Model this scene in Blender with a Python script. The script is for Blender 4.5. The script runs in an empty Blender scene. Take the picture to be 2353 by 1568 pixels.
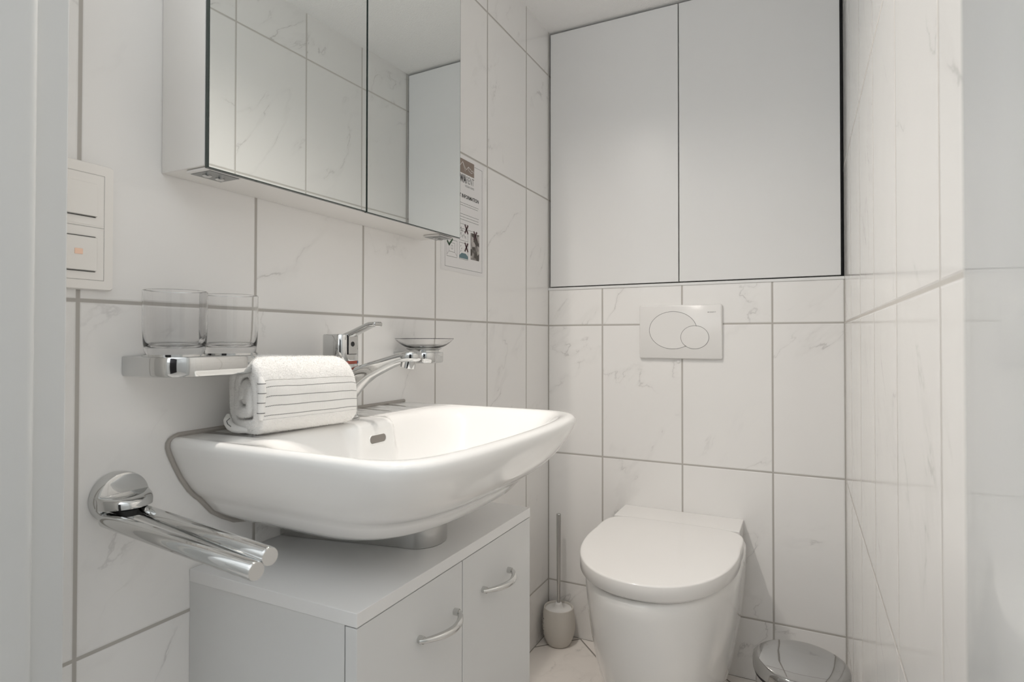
import bpy, bmesh, math, random
from mathutils import Vector, Matrix
import numpy as np

# ------------------------------------------------------------------ camera, world, light, exposure
S = bpy.context.scene
COL = S.collection
H0 = 0.973                       # camera height above the floor; heights below are written relative to it
RW = 0.867                       # x of the right wall

S.view_settings.view_transform = 'Standard'
S.view_settings.look = 'None'
S.view_settings.exposure = 0.12
S.view_settings.gamma = 1.0
S.view_settings.use_curve_mapping = False
S.cycles.max_bounces = 14
S.cycles.diffuse_bounces = 8
S.cycles.glossy_bounces = 6
S.cycles.transmission_bounces = 12
S.cycles.transparent_max_bounces = 12
S.cycles.caustics_refractive = True
S.cycles.caustics_reflective = True
S.cycles.blur_glossy = 0.3
S.cycles.sample_clamp_indirect = 8.0

cam_d = bpy.data.cameras.new('camera')
cam = bpy.data.objects.new('camera', cam_d)
COL.objects.link(cam)
S.camera = cam
yaw, pitch, roll = 0.4614, 0.0125, 0.0009
fw = Vector((-math.sin(yaw)*math.cos(pitch), math.cos(yaw)*math.cos(pitch), math.sin(pitch)))
rt = Vector((math.cos(yaw), math.sin(yaw), 0)); up = rt.cross(fw)
r2 = rt*math.cos(roll) + up*math.sin(roll); u2 = up*math.cos(roll) - rt*math.sin(roll)
M = Matrix((r2, u2, -fw)).transposed().to_4x4()
M.translation = Vector((0.7667, -1.817, H0))
cam.matrix_world = M
cam_d.sensor_width = 36.0
cam_d.lens = 1347.2/2353*36
cam_d.shift_y = -21.1/2353
cam_d.clip_start = 0.02
cam_d.dof.use_dof = True
cam_d.dof.focus_distance = 1.15
cam_d.dof.aperture_fstop = 9.0

W = bpy.data.worlds.new('world'); S.world = W; W.use_nodes = True
W.node_tree.nodes['Background'].inputs[0].default_value = (0.80, 0.90, 1.0, 1)
W.node_tree.nodes['Background'].inputs[1].default_value = 0.0

def spot(name, loc, aim, energy, size, blend, radius, color):
    l = bpy.data.lights.new(name, 'SPOT'); l.energy = energy; l.spot_size = math.radians(size)
    l.spot_blend = blend; l.shadow_soft_size = radius; l.color = color
    o = bpy.data.objects.new(name, l); COL.objects.link(o); o.location = loc
    o.rotation_euler = (Vector(aim)-Vector(loc)).to_track_quat('-Z', 'Y').to_euler()
    return o
# the two halogen lamps that stand out over the top of the mirror cabinet
LAMP_W, LAMP_C, HALL_W, HALL_C = 15.5, (1.0, 0.928, 0.858), 17.5, (0.90, 0.95, 1.0)
LAMPS = [(0.122, -1.17), (0.122, -0.87)]
for i, (lx, ly) in enumerate(LAMPS):
    spot('cabinet_light', (lx, ly, 0.925+H0), (lx+0.09, ly, 0), LAMP_W, 160, 0.95, 0.011, LAMP_C)
# cool fill lamp added in the unseen hall, aimed up to bounce
l = bpy.data.lights.new('hall_fill', 'AREA'); l.shape = 'RECTANGLE'; l.size = 1.2; l.size_y = 0.8; l.energy = HALL_W; l.color = HALL_C
o = bpy.data.objects.new('hall_fill', l); COL.objects.link(o); o.location = (0.5, -2.40, 1.30); o.rotation_euler = (math.radians(180), 0, 0)

# ------------------------------------------------------------------ materials
def lin(c):
    return tuple(((v/255)/12.92 if v/255 <= 0.04045 else ((v/255+0.055)/1.055)**2.4) for v in c) + (1,)

def mat(name, col, rough=0.4, metal=0.0, coat=0.0, spec=0.5, trans=0.0, ior=1.45, bump=None, emit=None):
    m = bpy.data.materials.new(name); m.use_nodes = True
    nt = m.node_tree; b = nt.nodes['Principled BSDF']
    b.inputs['Base Color'].default_value = tuple(col[:3]) + (1,)
    b.inputs['Roughness'].default_value = rough
    b.inputs['Metallic'].default_value = metal
    b.inputs['Coat Weight'].default_value = coat
    b.inputs['Coat Roughness'].default_value = 0.03
    b.inputs['Specular IOR Level'].default_value = spec
    b.inputs['Transmission Weight'].default_value = trans
    b.inputs['IOR'].default_value = ior
    if emit:
        b.inputs['Emission Color'].default_value = tuple(emit[0]) + (1,)
        b.inputs['Emission Strength'].default_value = emit[1]
    if bump:
        sc, st, dist = bump
        n = nt.nodes.new('ShaderNodeTexNoise'); n.inputs['Scale'].default_value = sc; n.inputs['Detail'].default_value = 4
        g = nt.nodes.new('ShaderNodeNewGeometry')
        nt.links.new(g.outputs['Position'], n.inputs['Vector'])
        bp = nt.nodes.new('ShaderNodeBump'); bp.inputs['Strength'].default_value = st; bp.inputs['Distance'].default_value = dist
        nt.links.new(n.outputs['Fac'], bp.inputs['Height']); nt.links.new(bp.outputs['Normal'], b.inputs['Normal'])
    return m

class NT:
    """tiny helper to write node maths"""
    def __init__(s, m): s.t = m.node_tree
    def n(s, t, **k):
        x = s.t.nodes.new(t)
        for a, v in k.items(): setattr(x, a, v)
        return x
    def put(s, sock, v):
        if isinstance(v, bpy.types.NodeSocket): s.t.links.new(v, sock)
        else: sock.default_value = v
    def m(s, op, a, b=0.0, c=0.0, clamp=False):
        x = s.n('ShaderNodeMath', operation=op); x.use_clamp = clamp
        s.put(x.inputs[0], a); s.put(x.inputs[1], b); s.put(x.inputs[2], c)
        return x.outputs[0]
    def step(s, v, lo, hi, a=0.0, b=1.0):
        x = s.n('ShaderNodeMapRange', interpolation_type='SMOOTHSTEP')
        s.put(x.inputs['Value'], v); s.put(x.inputs['From Min'], lo); s.put(x.inputs['From Max'], hi)
        s.put(x.inputs['To Min'], a); s.put(x.inputs['To Max'], b)
        return x.outputs['Result']
    def mix(s, f, a, b):
        x = s.n('ShaderNodeMix', data_type='RGBA')
        s.put(x.inputs['Factor'], f); s.put(x.inputs[6], a); s.put(x.inputs[7], b)
        return x.outputs[2]

GROUT = 0.0046
def tile_mat(name, plane, uoff, tw, voff, th, base=(0.85, 0.84, 0.825), grout=(0.46, 0.44, 0.41), rough=0.13, corners=(), seed=0.0, vein=1.0, jx=0.0):
    """wall or floor tiles: grout grid, faint grey marble veins that change from tile to tile"""
    m = bpy.data.materials.new(name); m.use_nodes = True
    N = NT(m); b = m.node_tree.nodes['Principled BSDF']
    g = N.n('ShaderNodeNewGeometry'); sp = N.n('ShaderNodeSeparateXYZ'); N.t.links.new(g.outputs['Position'], sp.inputs[0])
    X, Y, Z = sp.outputs
    if plane == 'yz': u, v = Y, Z
    elif plane == 'xz': u, v = X, Z
    else:
        u = N.m('MULTIPLY', N.m('ADD', X, Y), 0.70711); v = N.m('MULTIPLY', N.m('SUBTRACT', Y, X), 0.70711)
    U = N.m('DIVIDE', N.m('SUBTRACT', u, uoff), tw); V = N.m('DIVIDE', N.m('SUBTRACT', v, voff), th)
    def dist(q, size):
        f = N.m('FRACT', q); return N.m('MULTIPLY', N.m('MINIMUM', f, N.m('SUBTRACT', 1.0, f)), size)
    d = N.m('MINIMUM', dist(U, tw), dist(V, th))
    for ax, pos in corners:                       # silicone joints in the room's corners
        q = {'x': X, 'y': Y, 'z': Z}[ax]
        d = N.m('MINIMUM', d, N.m('ABSOLUTE', N.m('SUBTRACT', q, pos)))
    # wobbly edge of the grout
    joint = N.step(d, GROUT*0.5-0.0004, GROUT*0.5+0.0006, 1.0, 0.0)
    # tile id
    cid = N.n('ShaderNodeCombineXYZ'); N.put(cid.inputs[0], N.m('FLOOR', U)); N.put(cid.inputs[1], N.m('FLOOR', V)); cid.inputs[2].default_value = seed
    wn = N.n('ShaderNodeTexWhiteNoise', noise_dimensions='3D'); N.t.links.new(cid.outputs[0], wn.inputs['Vector'])
    ofs = N.n('ShaderNodeVectorMath', operation='SCALE'); N.t.links.new(wn.outputs['Color'], ofs.inputs[0]); ofs.inputs['Scale'].default_value = 30.0
    pv = N.n('ShaderNodeCombineXYZ'); N.put(pv.inputs[0], N.m('SUBTRACT', u, N.m('MULTIPLY', v, 0.55))); N.put(pv.inputs[1], N.m('MULTIPLY', v, 0.75)); pv.inputs[2].default_value = seed
    ad = N.n('ShaderNodeVectorMath', operation='ADD'); N.t.links.new(pv.outputs[0], ad.inputs[0]); N.t.links.new(ofs.outputs[0], ad.inputs[1])
    def noise(sc, det, dis, rg=0.55):
        x = N.n('ShaderNodeTexNoise'); N.t.links.new(ad.outputs[0], x.inputs['Vector'])
        x.inputs['Scale'].default_value = sc; x.inputs['Detail'].default_value = det; x.inputs['Distortion'].default_value = dis
        x.inputs['Roughness'].default_value = rg
        return x.outputs['Fac']
    a = N.m('ABSOLUTE', N.m('SUBTRACT', noise(3.6, 7, 0.35), 0.5))
    thin = N.step(a, 0.0, 0.0075, 1.0, 0.0)
    soft = N.step(a, 0.0, 0.035, 1.0, 0.0)
    mask = N.step(noise(5.0, 3, 0.0), 0.43, 0.58)
    mask2 = N.step(noise(14.0, 3, 0.3), 0.45, 0.62)
    vv = N.m('MULTIPLY', N.m('ADD', N.m('MULTIPLY', thin, N.m('MULTIPLY', mask2, 0.34)), N.m('MULTIPLY', soft, 0.06)), N.m('MULTIPLY', mask, vein), clamp=True)
    cloud = N.step(noise(2.2, 2, 0.0), 0.35, 0.7, 0.0, 0.05)
    base_l = N.mix(cloud, tuple(base)+(1,), (base[0]*0.86, base[1]*0.86, base[2]*0.88, 1))
    c = N.mix(vv, base_l, (0.30, 0.29, 0.28, 1))
    c = N.mix(joint, c, tuple(grout)+(1,))
    N.put(b.inputs['Base Color'], c)
    N.put(b.inputs['Roughness'], N.step(joint, 0.0, 1.0, rough, 0.75))
    b.inputs['Specular IOR Level'].default_value = 0.5
    wv = N.n('ShaderNodeTexNoise'); N.t.links.new(g.outputs['Position'], wv.inputs['Vector']); wv.inputs['Scale'].default_value = 9.0; wv.inputs['Detail'].default_value = 1.0
    edge = N.step(d, GROUT*0.5, GROUT*0.5+0.0022, 0.0, 1.0)
    hgt = N.m('ADD', N.m('MULTIPLY', edge, 0.0011), N.m('MULTIPLY', wv.outputs['Fac'], 0.00045))
    bp = N.n('ShaderNodeBump'); bp.inputs['Strength'].default_value = 0.55; bp.inputs['Distance'].default_value = 1.0
    N.put(bp.inputs['Height'], hgt); N.t.links.new(bp.outputs['Normal'], b.inputs['Normal'])
    return m

ZR = 0.0456 + H0
M_left = tile_mat('glazed_tile_left', 'yz', -0.1759, 0.25, ZR, 0.4226, corners=(('y', 0.0),), seed=1.0)
M_right = tile_mat('glazed_tile_right', 'yz', -1.2314, 0.25, ZR, 0.4226, corners=(('y', 0.0),), seed=7.0, grout=(0.56, 0.54, 0.51))
M_back = tile_mat('glazed_tile_back', 'xz', 0.1878, 0.25, ZR, 0.4226, corners=(('x', 0.0), ('x', RW)), seed=4.0)
M_floor = tile_mat('floor_tile', 'diag', 0.078, 0.30, -0.0827, 0.30, base=(0.86, 0.82, 0.78), grout=(0.28, 0.265, 0.24), rough=0.3, corners=(('x', 0.0), ('y', 0.0)), seed=9.0)
M_paint = mat('white_wall_paint', (0.78, 0.78, 0.77), 0.7, bump=(220, 0.15, 0.002))
M_ceil = mat('rough_ceiling_plaster', (0.91, 0.905, 0.895), 0.95, spec=0.2, bump=(260, 0.6, 0.004))
M_lacq = mat('white_door_lacquer', (0.61, 0.625, 0.625), 0.22, coat=0.5)
M_cab = mat('cabinet_white', (0.77, 0.77, 0.765), 0.32)
M_van = mat('vanity_white_laminate', (0.70, 0.705, 0.70), 0.34, bump=(900, 0.05, 0.0005))
M_vtop = mat('vanity_top_laminate', (0.80, 0.80, 0.795), 0.3, bump=(700, 0.08, 0.0006))
M_mcab = mat('mirror_cabinet_white', (0.80, 0.785, 0.76), 0.35)
M_mirror = mat('mirror_glass', (0.86, 0.885, 0.875), 0.0, metal=1.0)
M_medge = mat('mirror_edge_green', (0.03, 0.045, 0.04), 0.15)
M_chrome = mat('chrome', (0.64, 0.645, 0.64), 0.035, metal=1.0)
M_steel = mat('brushed_steel', (0.56, 0.56, 0.55), 0.26, metal=1.0, bump=(300, 0.05, 0.0006))
M_dsteel = mat('dark_steel', (0.30, 0.31, 0.31), 0.3, metal=1.0)
M_ceram = mat('white_ceramic', (0.88, 0.875, 0.86), 0.09, coat=0.6)
M_seat = mat('white_seat_plastic', (0.85, 0.84, 0.825), 0.13)
M_plast = mat('white_plastic', (0.80, 0.79, 0.775), 0.22)
M_switch = mat('switch_plastic', (0.86, 0.835, 0.80), 0.3)
M_gap = mat('dark_gap', (0.02, 0.02, 0.02), 0.8)
M_gap3 = mat('carcass_shade', (0.05, 0.05, 0.048), 0.7)  # near-black colour stands in for the shade behind the door gaps
M_gap2 = mat('grey_gap', (0.18, 0.175, 0.165), 0.8)
M_sil = mat('grey_silicone', (0.40, 0.375, 0.345), 0.5)
M_glass = mat('clear_glass', (1, 1, 1), 0.0, trans=1.0, ior=1.33)
M_amber = mat('amber_indicator', lin((228, 196, 176)), 0.25, emit=(lin((255, 200, 165))[:3], 0.10))
M_red = mat('red_ring', (0.33, 0.07, 0.045), 0.25)
M_blue = mat('blue_ring', (0.05, 0.12, 0.26), 0.25)
M_black = mat('black_plastic', (0.012, 0.012, 0.013), 0.4)
M_stone = mat('matt_stone_grey', (0.60, 0.575, 0.53), 0.65, bump=(160, 0.12, 0.001))
M_ink = mat('black_ink', (0.02, 0.02, 0.02), 0.5)
M_paper = mat('white_paper', (0.80, 0.79, 0.79), 0.45)
M_line = mat('grey_print', (0.16, 0.16, 0.16), 0.6)
M_print = mat('light_print', (0.24, 0.24, 0.24), 0.6)
M_brown = mat('taupe_print', (0.27, 0.215, 0.185), 0.6)
M_green = mat('green_print', (0.05, 0.10, 0.055), 0.6)
M_maroon = mat('maroon_print', (0.085, 0.04, 0.045), 0.6)
M_teal = mat('teal_print', (0.13, 0.21, 0.24), 0.6)
M_white = mat('white_print', (0.8, 0.79, 0.78), 0.6)

# ------------------------------------------------------------------ helpers
def obj(name, bm, m, parent=None, smooth=True, bevel=0.0, seg=2, angle=35):
    me = bpy.data.meshes.new(name)
    if parent is not None:
        L = parent.location.copy(); p = parent.parent
        while p is not None: L += p.location; p = p.parent
        bmesh.ops.translate(bm, verts=bm.verts, vec=-L)
    bmesh.ops.recalc_face_normals(bm, faces=bm.faces)
    if smooth:
        for f in bm.faces: f.smooth = True
        for e in bm.edges:
            if len(e.link_faces) == 2 and e.calc_face_angle(0) > math.radians(angle): e.smooth = False
    bm.to_mesh(me); bm.free()
    for mm in (m if isinstance(m, (list, tuple)) else [m]): me.materials.append(mm)
    o = bpy.data.objects.new(name, me); COL.objects.link(o)
    if parent is not None: o.parent = parent
    if bevel:
        b = o.modifiers.new('bevel', 'BEVEL'); b.width = bevel; b.segments = seg; b.limit_method = 'ANGLE'; b.angle_limit = math.radians(40); b.harden_normals = True
    return o

def thing(name, label, cat, loc, group=None):
    o = bpy.data.objects.new(name, None); COL.objects.link(o); o.empty_display_size = 0.05
    o.location = (loc[0], loc[1], loc[2]+H0); o['label'] = label; o['category'] = cat
    if group: o['group'] = group
    bpy.context.view_layer.update()
    return o
def tag(o, label, cat, group=None):
    o['label'] = label; o['category'] = cat
    if group: o['group'] = group
    return o
def struct(o): o['kind'] = 'structure'; return o

def V3(x, y, z): return Vector((x, y, z+H0))
def box(bm, x0, x1, y0, y1, z0, z1):
    vs = [bm.verts.new(V3(x, y, z)) for z in (z0, z1) for y in (y0, y1) for x in (x0, x1)]
    for f in ((0, 2, 3, 1), (4, 5, 7, 6), (0, 1, 5, 4), (2, 6, 7, 3), (0, 4, 6, 2), (1, 3, 7, 5)):
        bm.faces.new([vs[i] for i in f])
    return bm
def B(*a):
    bm = bmesh.new(); return box(bm, *a)
def loft(bm, rings, cap0=True, cap1=True, closed=True):
    R = [[bm.verts.new(V3(*p)) for p in r] for r in rings]
    n = len(R[0])
    for a, b in zip(R[:-1], R[1:]):
        for i in range(n if closed else n-1):
            j = (i+1) % n
            bm.faces.new((a[i], a[j], b[j], b[i]))
    if cap0: bm.faces.new(R[0][::-1])
    if cap1: bm.faces.new(R[-1])
    return R
def lathe(bm, cx, cy, prof, n=64, ax='z', base=0.0, cap0=True, cap1=True):
    rings = []
    for r, h in prof:
        ring = []
        for i in range(n):
            t = 2*math.pi*i/n; c, s = r*math.cos(t), r*math.sin(t)
            if ax == 'z': ring.append((cx+c, cy+s, h))
            elif ax == 'x': ring.append((h, cx+c, cy+s))      # centre given as (y,z)
            elif ax == 'y': ring.append((cx+c, h, cy+s))      # centre given as (x,z)
        rings.append(ring)
    return loft(bm, rings, cap0, cap1)
def sup(cx, cy, a, b, n, N=96, z=0.0, bow=0.0):
    """superellipse ring in plan"""
    out = []
    for i in range(N):
        t = 2*math.pi*i/N; c, s = math.cos(t), math.sin(t)
        k = (abs(c)**n+abs(s)**n)**(-1/n)
        out.append((cx+a*c*k, cy+b*s*k, z))
    return out
def tube(bm, pts, rad, n=16, caps=True):
    """round tube through 3D points; rad = number or list"""
    P = [Vector(p) for p in pts]; rings = []
    prev = None
    for i, p in enumerate(P):
        t = (P[min(i+1, len(P)-1)]-P[max(i-1, 0)]).normalized()
        if prev is None:
            a = Vector((0, 0, 1)) if abs(t.z) < 0.9 else Vector((1, 0, 0))
            nrm = (a-t*a.dot(t)).normalized()
        else: nrm = (prev-t*prev.dot(t)).normalized()
        prev = nrm; bn = t.cross(nrm); r = rad[i] if isinstance(rad, (list, tuple)) else rad
        rings.append([tuple(p+(nrm*math.cos(2*math.pi*k/n)+bn*math.sin(2*math.pi*k/n))*r) for k in range(n)])
    return loft(bm, rings, caps, caps)
def rrect(w, h, r, n=8):
    """rounded rectangle outline centred on 0"""
    out = []
    for cx, cy, a0 in ((w/2-r, h/2-r, 0), (-w/2+r, h/2-r, 90), (-w/2+r, -h/2+r, 180), (w/2-r, -h/2+r, 270)):
        for k in range(n+1):
            a = math.radians(a0+90*k/n); out.append((cx+r*math.cos(a), cy+r*math.sin(a)))
    return out
def ribbon(bm, pts, w, th, nrm):
    """flat line of width w lying on a plane with normal nrm"""
    nrm = Vector(nrm); P = [Vector(p) for p in pts]
    for a, b in zip(P[:-1], P[1:]):
        d = (b-a)
        if d.length < 1e-6: continue
        s = d.normalized().cross(nrm)*w/2; e = d.normalized()*w*0.3
        q = [a-s-e, a+s-e, b+s+e, b-s+e]
        lo = [bm.verts.new(V3(*p)) for p in q]; hi = [bm.verts.new(V3(*(p+nrm*th))) for p in q]
        bm.faces.new(lo); bm.faces.new(hi[::-1])
        for i in range(4): bm.faces.new((lo[i], lo[(i+1) % 4], hi[(i+1) % 4], hi[i]))
def lettering(name, body, x, y, z, size, m, parent, plane, width=None, align='LEFT', bold=0.0, ext=0.00005):
    """text standing on the left wall (plane 'x') or on the back wall (plane 'y'), turned into a mesh"""
    c = bpy.data.curves.new(name, 'FONT'); c.body = body; c.size = size; c.align_x = align; c.extrude = ext; c.offset = bold; c.resolution_u = 3
    t = bpy.data.objects.new(name, c); COL.objects.link(t)
    bpy.context.view_layer.update()
    me = bpy.data.meshes.new_from_object(t.evaluated_get(bpy.context.evaluated_depsgraph_get()))
    bpy.data.objects.remove(t); bpy.data.curves.remove(c)
    bm = bmesh.new(); bm.from_mesh(me); bpy.data.meshes.remove(me)
    xs = [v.co.x for v in bm.verts]; w = max(xs)-min(xs); k = (width/w) if width else 1.0
    x0 = min(xs) if align == 'LEFT' else max(xs)
    for v in bm.verts:
        a, b, d = (v.co.x-x0)*k, v.co.y, v.co.z
        if plane == 'x': v.co = V3(x+d, y+a, z+b)
        else: v.co = V3(x+a, y-d, z+b)
    return obj(name, bm, m, parent, smooth=False)

CEIL = 1.036; FLOOR = -H0; YF = -1.486; YO = -1.606
# ------------------------------------------------------------------ room shell
struct(obj('floor', B(-0.7, 1.9, -3.1, 0.12, FLOOR-0.1, FLOOR), M_floor, smooth=False))
struct(obj('wall_left', B(-0.12, 0.0, YO, 0.12, FLOOR, CEIL), M_left, smooth=False))
struct(obj('wall_right', B(RW, RW+0.12, YO, 0.12, FLOOR, CEIL), M_right, smooth=False))
struct(obj('ceiling', B(-0.12, RW+0.12, YO, 0.12, CEIL, CEIL+0.1), M_ceil, smooth=False))
struct(obj('wall_back', B(0.0, RW, 0.0, 0.12, FLOOR, 0.163), M_back, smooth=False))
# upper part of the back wall lies deeper, behind the flush cabinet doors
struct(obj('wall_niche', B(0.0, RW, 0.105, 0.12, 0.163, CEIL), M_paint, smooth=False))
struct(obj('trim_1', B(0.0, RW, -0.0025, 0.10, 0.1632, 0.1715), M_cab, smooth=False, bevel=0.001))
# front wall with the doorway the camera looks through
bm = bmesh.new()
box(bm, 0.0, 0.085, YO, YF, FLOOR, CEIL); box(bm, 0.0, RW, YO, YF, 0.985, CEIL); box(bm, 0.853, RW, YO, YF, FLOOR, 0.985)
box(bm, -0.6, 0.0, YO, YF-0.06, FLOOR, CEIL); box(bm, RW, 1.8, YO, YF-0.06, FLOOR, CEIL)
struct(obj('wall_front', bm, M_paint, smooth=False))
# the hall behind the camera: pale walls, plus a dark panel added for the chrome to mirror
struct(obj('wall_hall', B(-0.7, 1.9, -3.1, -3.0, FLOOR, CEIL), M_paint, smooth=False))
struct(obj('wall_hall_left', B(-0.7, -0.6, -3.0, YF-0.06, FLOOR, CEIL), M_paint, smooth=False))
struct(obj('wall_hall_right', B(1.8, 1.9, -3.0, YF-0.06, FLOOR, CEIL), M_paint, smooth=False))
struct(obj('ceiling_hall', B(-0.7, 1.9, -3.1, YO, CEIL, CEIL+0.1), M_ceil, smooth=False))
struct(obj('hall_dark_panel', B(0.72, 1.50, -3.0, -2.96, FLOOR, 0.98), mat('dark_panel', (0.018, 0.016, 0.018), 0.5), smooth=False))
# door frame: two jambs and a head, each with the rebate of the missing leaf
bm = bmesh.new()
def jamb(x0, s):
    pr = [(x0-s*0.017, YF-0.001), (x0-s*0.001, YF-0.001), (x0, YF-0.002)]
    pr += [(x0, YF-0.0245), (x0, -1.5170)]
    for k in range(7):
        a = math.radians(90*k/6); pr.append((x0+s*(0.012-0.009+0.009*math.sin(a)), -1.5170-0.009+0.009*math.cos(a)))
    pr += [(x0+s*0.012, YO-0.012), (x0-s*0.06, YO-0.012), (x0-s*0.06, YO-0.0005), (x0-s*0.017, YO-0.0005)]
    return pr
for x0, s in ((0.1, 1), (0.8365, -1)):
    p = jamb(x0, s); loft(bm, [[(x, y, z) for x, y in p] for z in (FLOOR, 0.985)])
box(bm, 0.1, 0.8365, YO-0.012, YF-0.001, 0.97, 0.985)
struct(obj('door_1', bm, M_lacq, smooth=True, bevel=0.0012, seg=2))

# ------------------------------------------------------------------ flush wall cabinet in the back wall
t = thing('built_in_cabinet', 'tall white two-door cabinet set flush into the wall over the toilet', 'cabinet', (0.433, 0.02, 0.172))
bm = bmesh.new()
box(bm, 0.0015, 0.018, 0.030, 0.104, 0.172, 1.034); box(bm, 0.849, 0.8655, 0.030, 0.104, 0.172, 1.034)
box(bm, 0.018, 0.849, 0.030, 0.104, 0.172, 0.187); box(bm, 0.018, 0.849, 0.030, 0.104, 1.020, 1.034)
box(bm, 0.018, 0.849, 0.095, 0.104, 0.187, 1.02)
obj('cabinet_body', bm, M_gap3, t, smooth=False)
obj('door', B(0.0065, 0.4268, 0.002, 0.020, 0.1755, 1.0270), M_cab, t, smooth=False, bevel=0.0008)
obj('door', B(0.4300, 0.8585, 0.002, 0.020, 0.1755, 1.0270), M_cab, t, smooth=False, bevel=0.0008)

# ------------------------------------------------------------------ flush plate
t = thing('flush_plate', 'white rectangular toilet flush plate with a large and a small oval button', 'flush plate', (0.433, 0, 0.022))
rp = rrect(0.244, 0.163, 0.006)
bm = bmesh.new()
rings = []
for k, y in ((1.0, -0.0003), (1.0, -0.007), (0.992, -0.0105), (0.975, -0.0122)):
    rings.append([(0.4325+x*k, y, 0.0225+z*(k if k == 1 else 1-(1-k)*1.5)) for x, z in rp])
loft(bm, rings)
obj('plate', bm, M_plast, t)
def ell(cx, cz, a, b, y, n=72, a0=0, a1=360):
    return [(cx+a*math.cos(math.radians(a0+(a1-a0)*i/n)), y, cz+b*math.sin(math.radians(a0+(a1-a0)*i/n))) for i in range(n+(0 if a1-a0 == 360 else 1))]
EB = (0.4125, 0.0275, 0.0705, 0.0565); ES = (0.4765, 0.0060, 0.0405, 0.0345)
def inside(e, x, z): return ((x-e[0])/e[2])**2+((z-e[1])/e[3])**2 < 1
def seam(name, e, cut=None):
    bm = bmesh.new(); P = [(x, -0.0126, z) for x, y, z in ell(*e, 0)]
    if cut: 
        segs = []
        for i in range(len(P)):
            a, b = P[i], P[(i+1) % len(P)]
            if not (inside(cut, a[0], a[2]) and inside(cut, b[0], b[2])): segs.append((a, b))
    else: segs = [(P[i], P[(i+1) % len(P)]) for i in range(len(P))]
    for a, b in segs: ribbon(bm, [a, b], 0.0009, 0.0002, (0, 1, 0))
    return bm
def button(e, y0, y1, y2, cut=None):
    bm = bmesh.new()
    if cut is None:
        loft(bm, [[(x, yy, z) for x, _, z in ell(e[0], e[1], e[2]*k, e[3]*k, 0)] for k, yy in ((1, y0), (1, y1), (0.9, y2), (0.02, y2-0.0002))])
        return bm
    P = []
    for x, _, z in ell(*e, 0):
        if inside(cut, x, z): 
            # follow the small button's edge
            dx, dz = x-cut[0], z-cut[1]; k = 1/math.sqrt((dx/cut[2])**2+(dz/cut[3])**2); P.append((cut[0]+dx*k, cut[1]+dz*k))
        else: P.append((x, z))
    # the bite: replace the points inside by the arc of the small oval lying inside the big one
    out = []; 
    for i, (x, _, z) in enumerate(ell(*e, 0)):
        if not inside(cut, x, z): out.append((math.atan2((z-e[1])/e[3], (x-e[0])/e[2]), x, z))
    arc = [(x, z) for x, _, z in ell(*cut, 0) if inside(e, x, z)]
    start = [p for p in out if p[0] > 0.0]; end = [p for p in out if p[0] <= 0.0]
    start.sort(); end.sort()
    loop = [(x, z) for _, x, z in start+end]
    last = Vector(loop[-1]); arc.sort(key=lambda p: math.atan2(p[1]-cut[1], -(p[0]-cut[0])))
    if (Vector(arc[0])-last).length > (Vector(arc[-1])-last).length: arc = arc[::-1]
    loop += arc
    loft(bm, [[(x, yy, z) for x, z in loop] for yy in (y0, y1)])
    return bm
big = obj('button', button((EB[0], EB[1], EB[2]-0.0004, EB[3]-0.0004), -0.012, -0.0125, 0, cut=(ES[0], ES[1], ES[2]+0.0004, ES[3]+0.0004)), M_plast, t, smooth=False)
big['label'] = 'large oval button'
sm = obj('button', button((ES[0], ES[1], ES[2]-0.0004, ES[3]-0.0004), -0.012, -0.0125, -0.0128), M_plast, t, angle=60)
sm['label'] = 'small oval button'
obj('button_seam', seam('s', EB, ES), M_gap, t, smooth=False); obj('button_seam', seam('s', ES), M_gap, t, smooth=False)
g = lettering('lettering', 'GEBERIT', 0.5175, -0.01235, 0.0790, 0.0040, M_line, t, 'y', width=0.0200)
bm = bmesh.new(); box(bm, 0.5140, 0.5165, -0.0125, -0.0122, 0.0790, 0.0815); obj('logo_square', bm, M_line, t, smooth=False)

# clear round stop under the flush plate
bm = bmesh.new(); lathe(bm, 0.4265, -0.0675, [(0.0052, -0.0002), (0.0052, -0.0015), (0.004, -0.0024), (0.0015, -0.0027)], 24, 'y')
tag(obj('wall_stop', bm, M_seat), 'tiny round clear bumper stuck on the tiles under the flush plate', 'bumper')

# ------------------------------------------------------------------ mirror cabinet
CY0, CY1, CZ0, CZ1 = -1.327, -0.7340, 0.2205, 0.895
t = thing('mirror_cabinet', 'white wall cabinet with two mirror doors hung over the washbasin', 'mirror cabinet', (0.0, -1.02, CZ0))
obj('cabinet_body', B(0.0005, 0.0865, CY0, CY1, CZ0, CZ1), M_mcab, t, smooth=False, bevel=0.001)
for y0, y1, dx, ang in ((CY0, -1.0345, 0.0, 1.2), (-1.0310, -0.7385, 0.0045, 1.5)):      # the doors hang slightly out of true
    def swing(bm):
        bmesh.ops.rotate(bm, verts=bm.verts, cent=V3(0.0905, y0, 0), matrix=Matrix.Rotation(-math.radians(ang), 3, 'Z'))
        bmesh.ops.translate(bm, verts=bm.verts, vec=(dx, 0, 0)); return bm
    d = obj('mirror_door', swing(B(0.0880, 0.0935, y0, y1, CZ0-0.0035, CZ1)), M_medge, t, smooth=False)
    obj('mirror', swing(B(0.0935, 0.0939, y0+0.0014, y1-0.0014, CZ0-0.0023, CZ1-0.001)), M_mirror, d, smooth=False)
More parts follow.
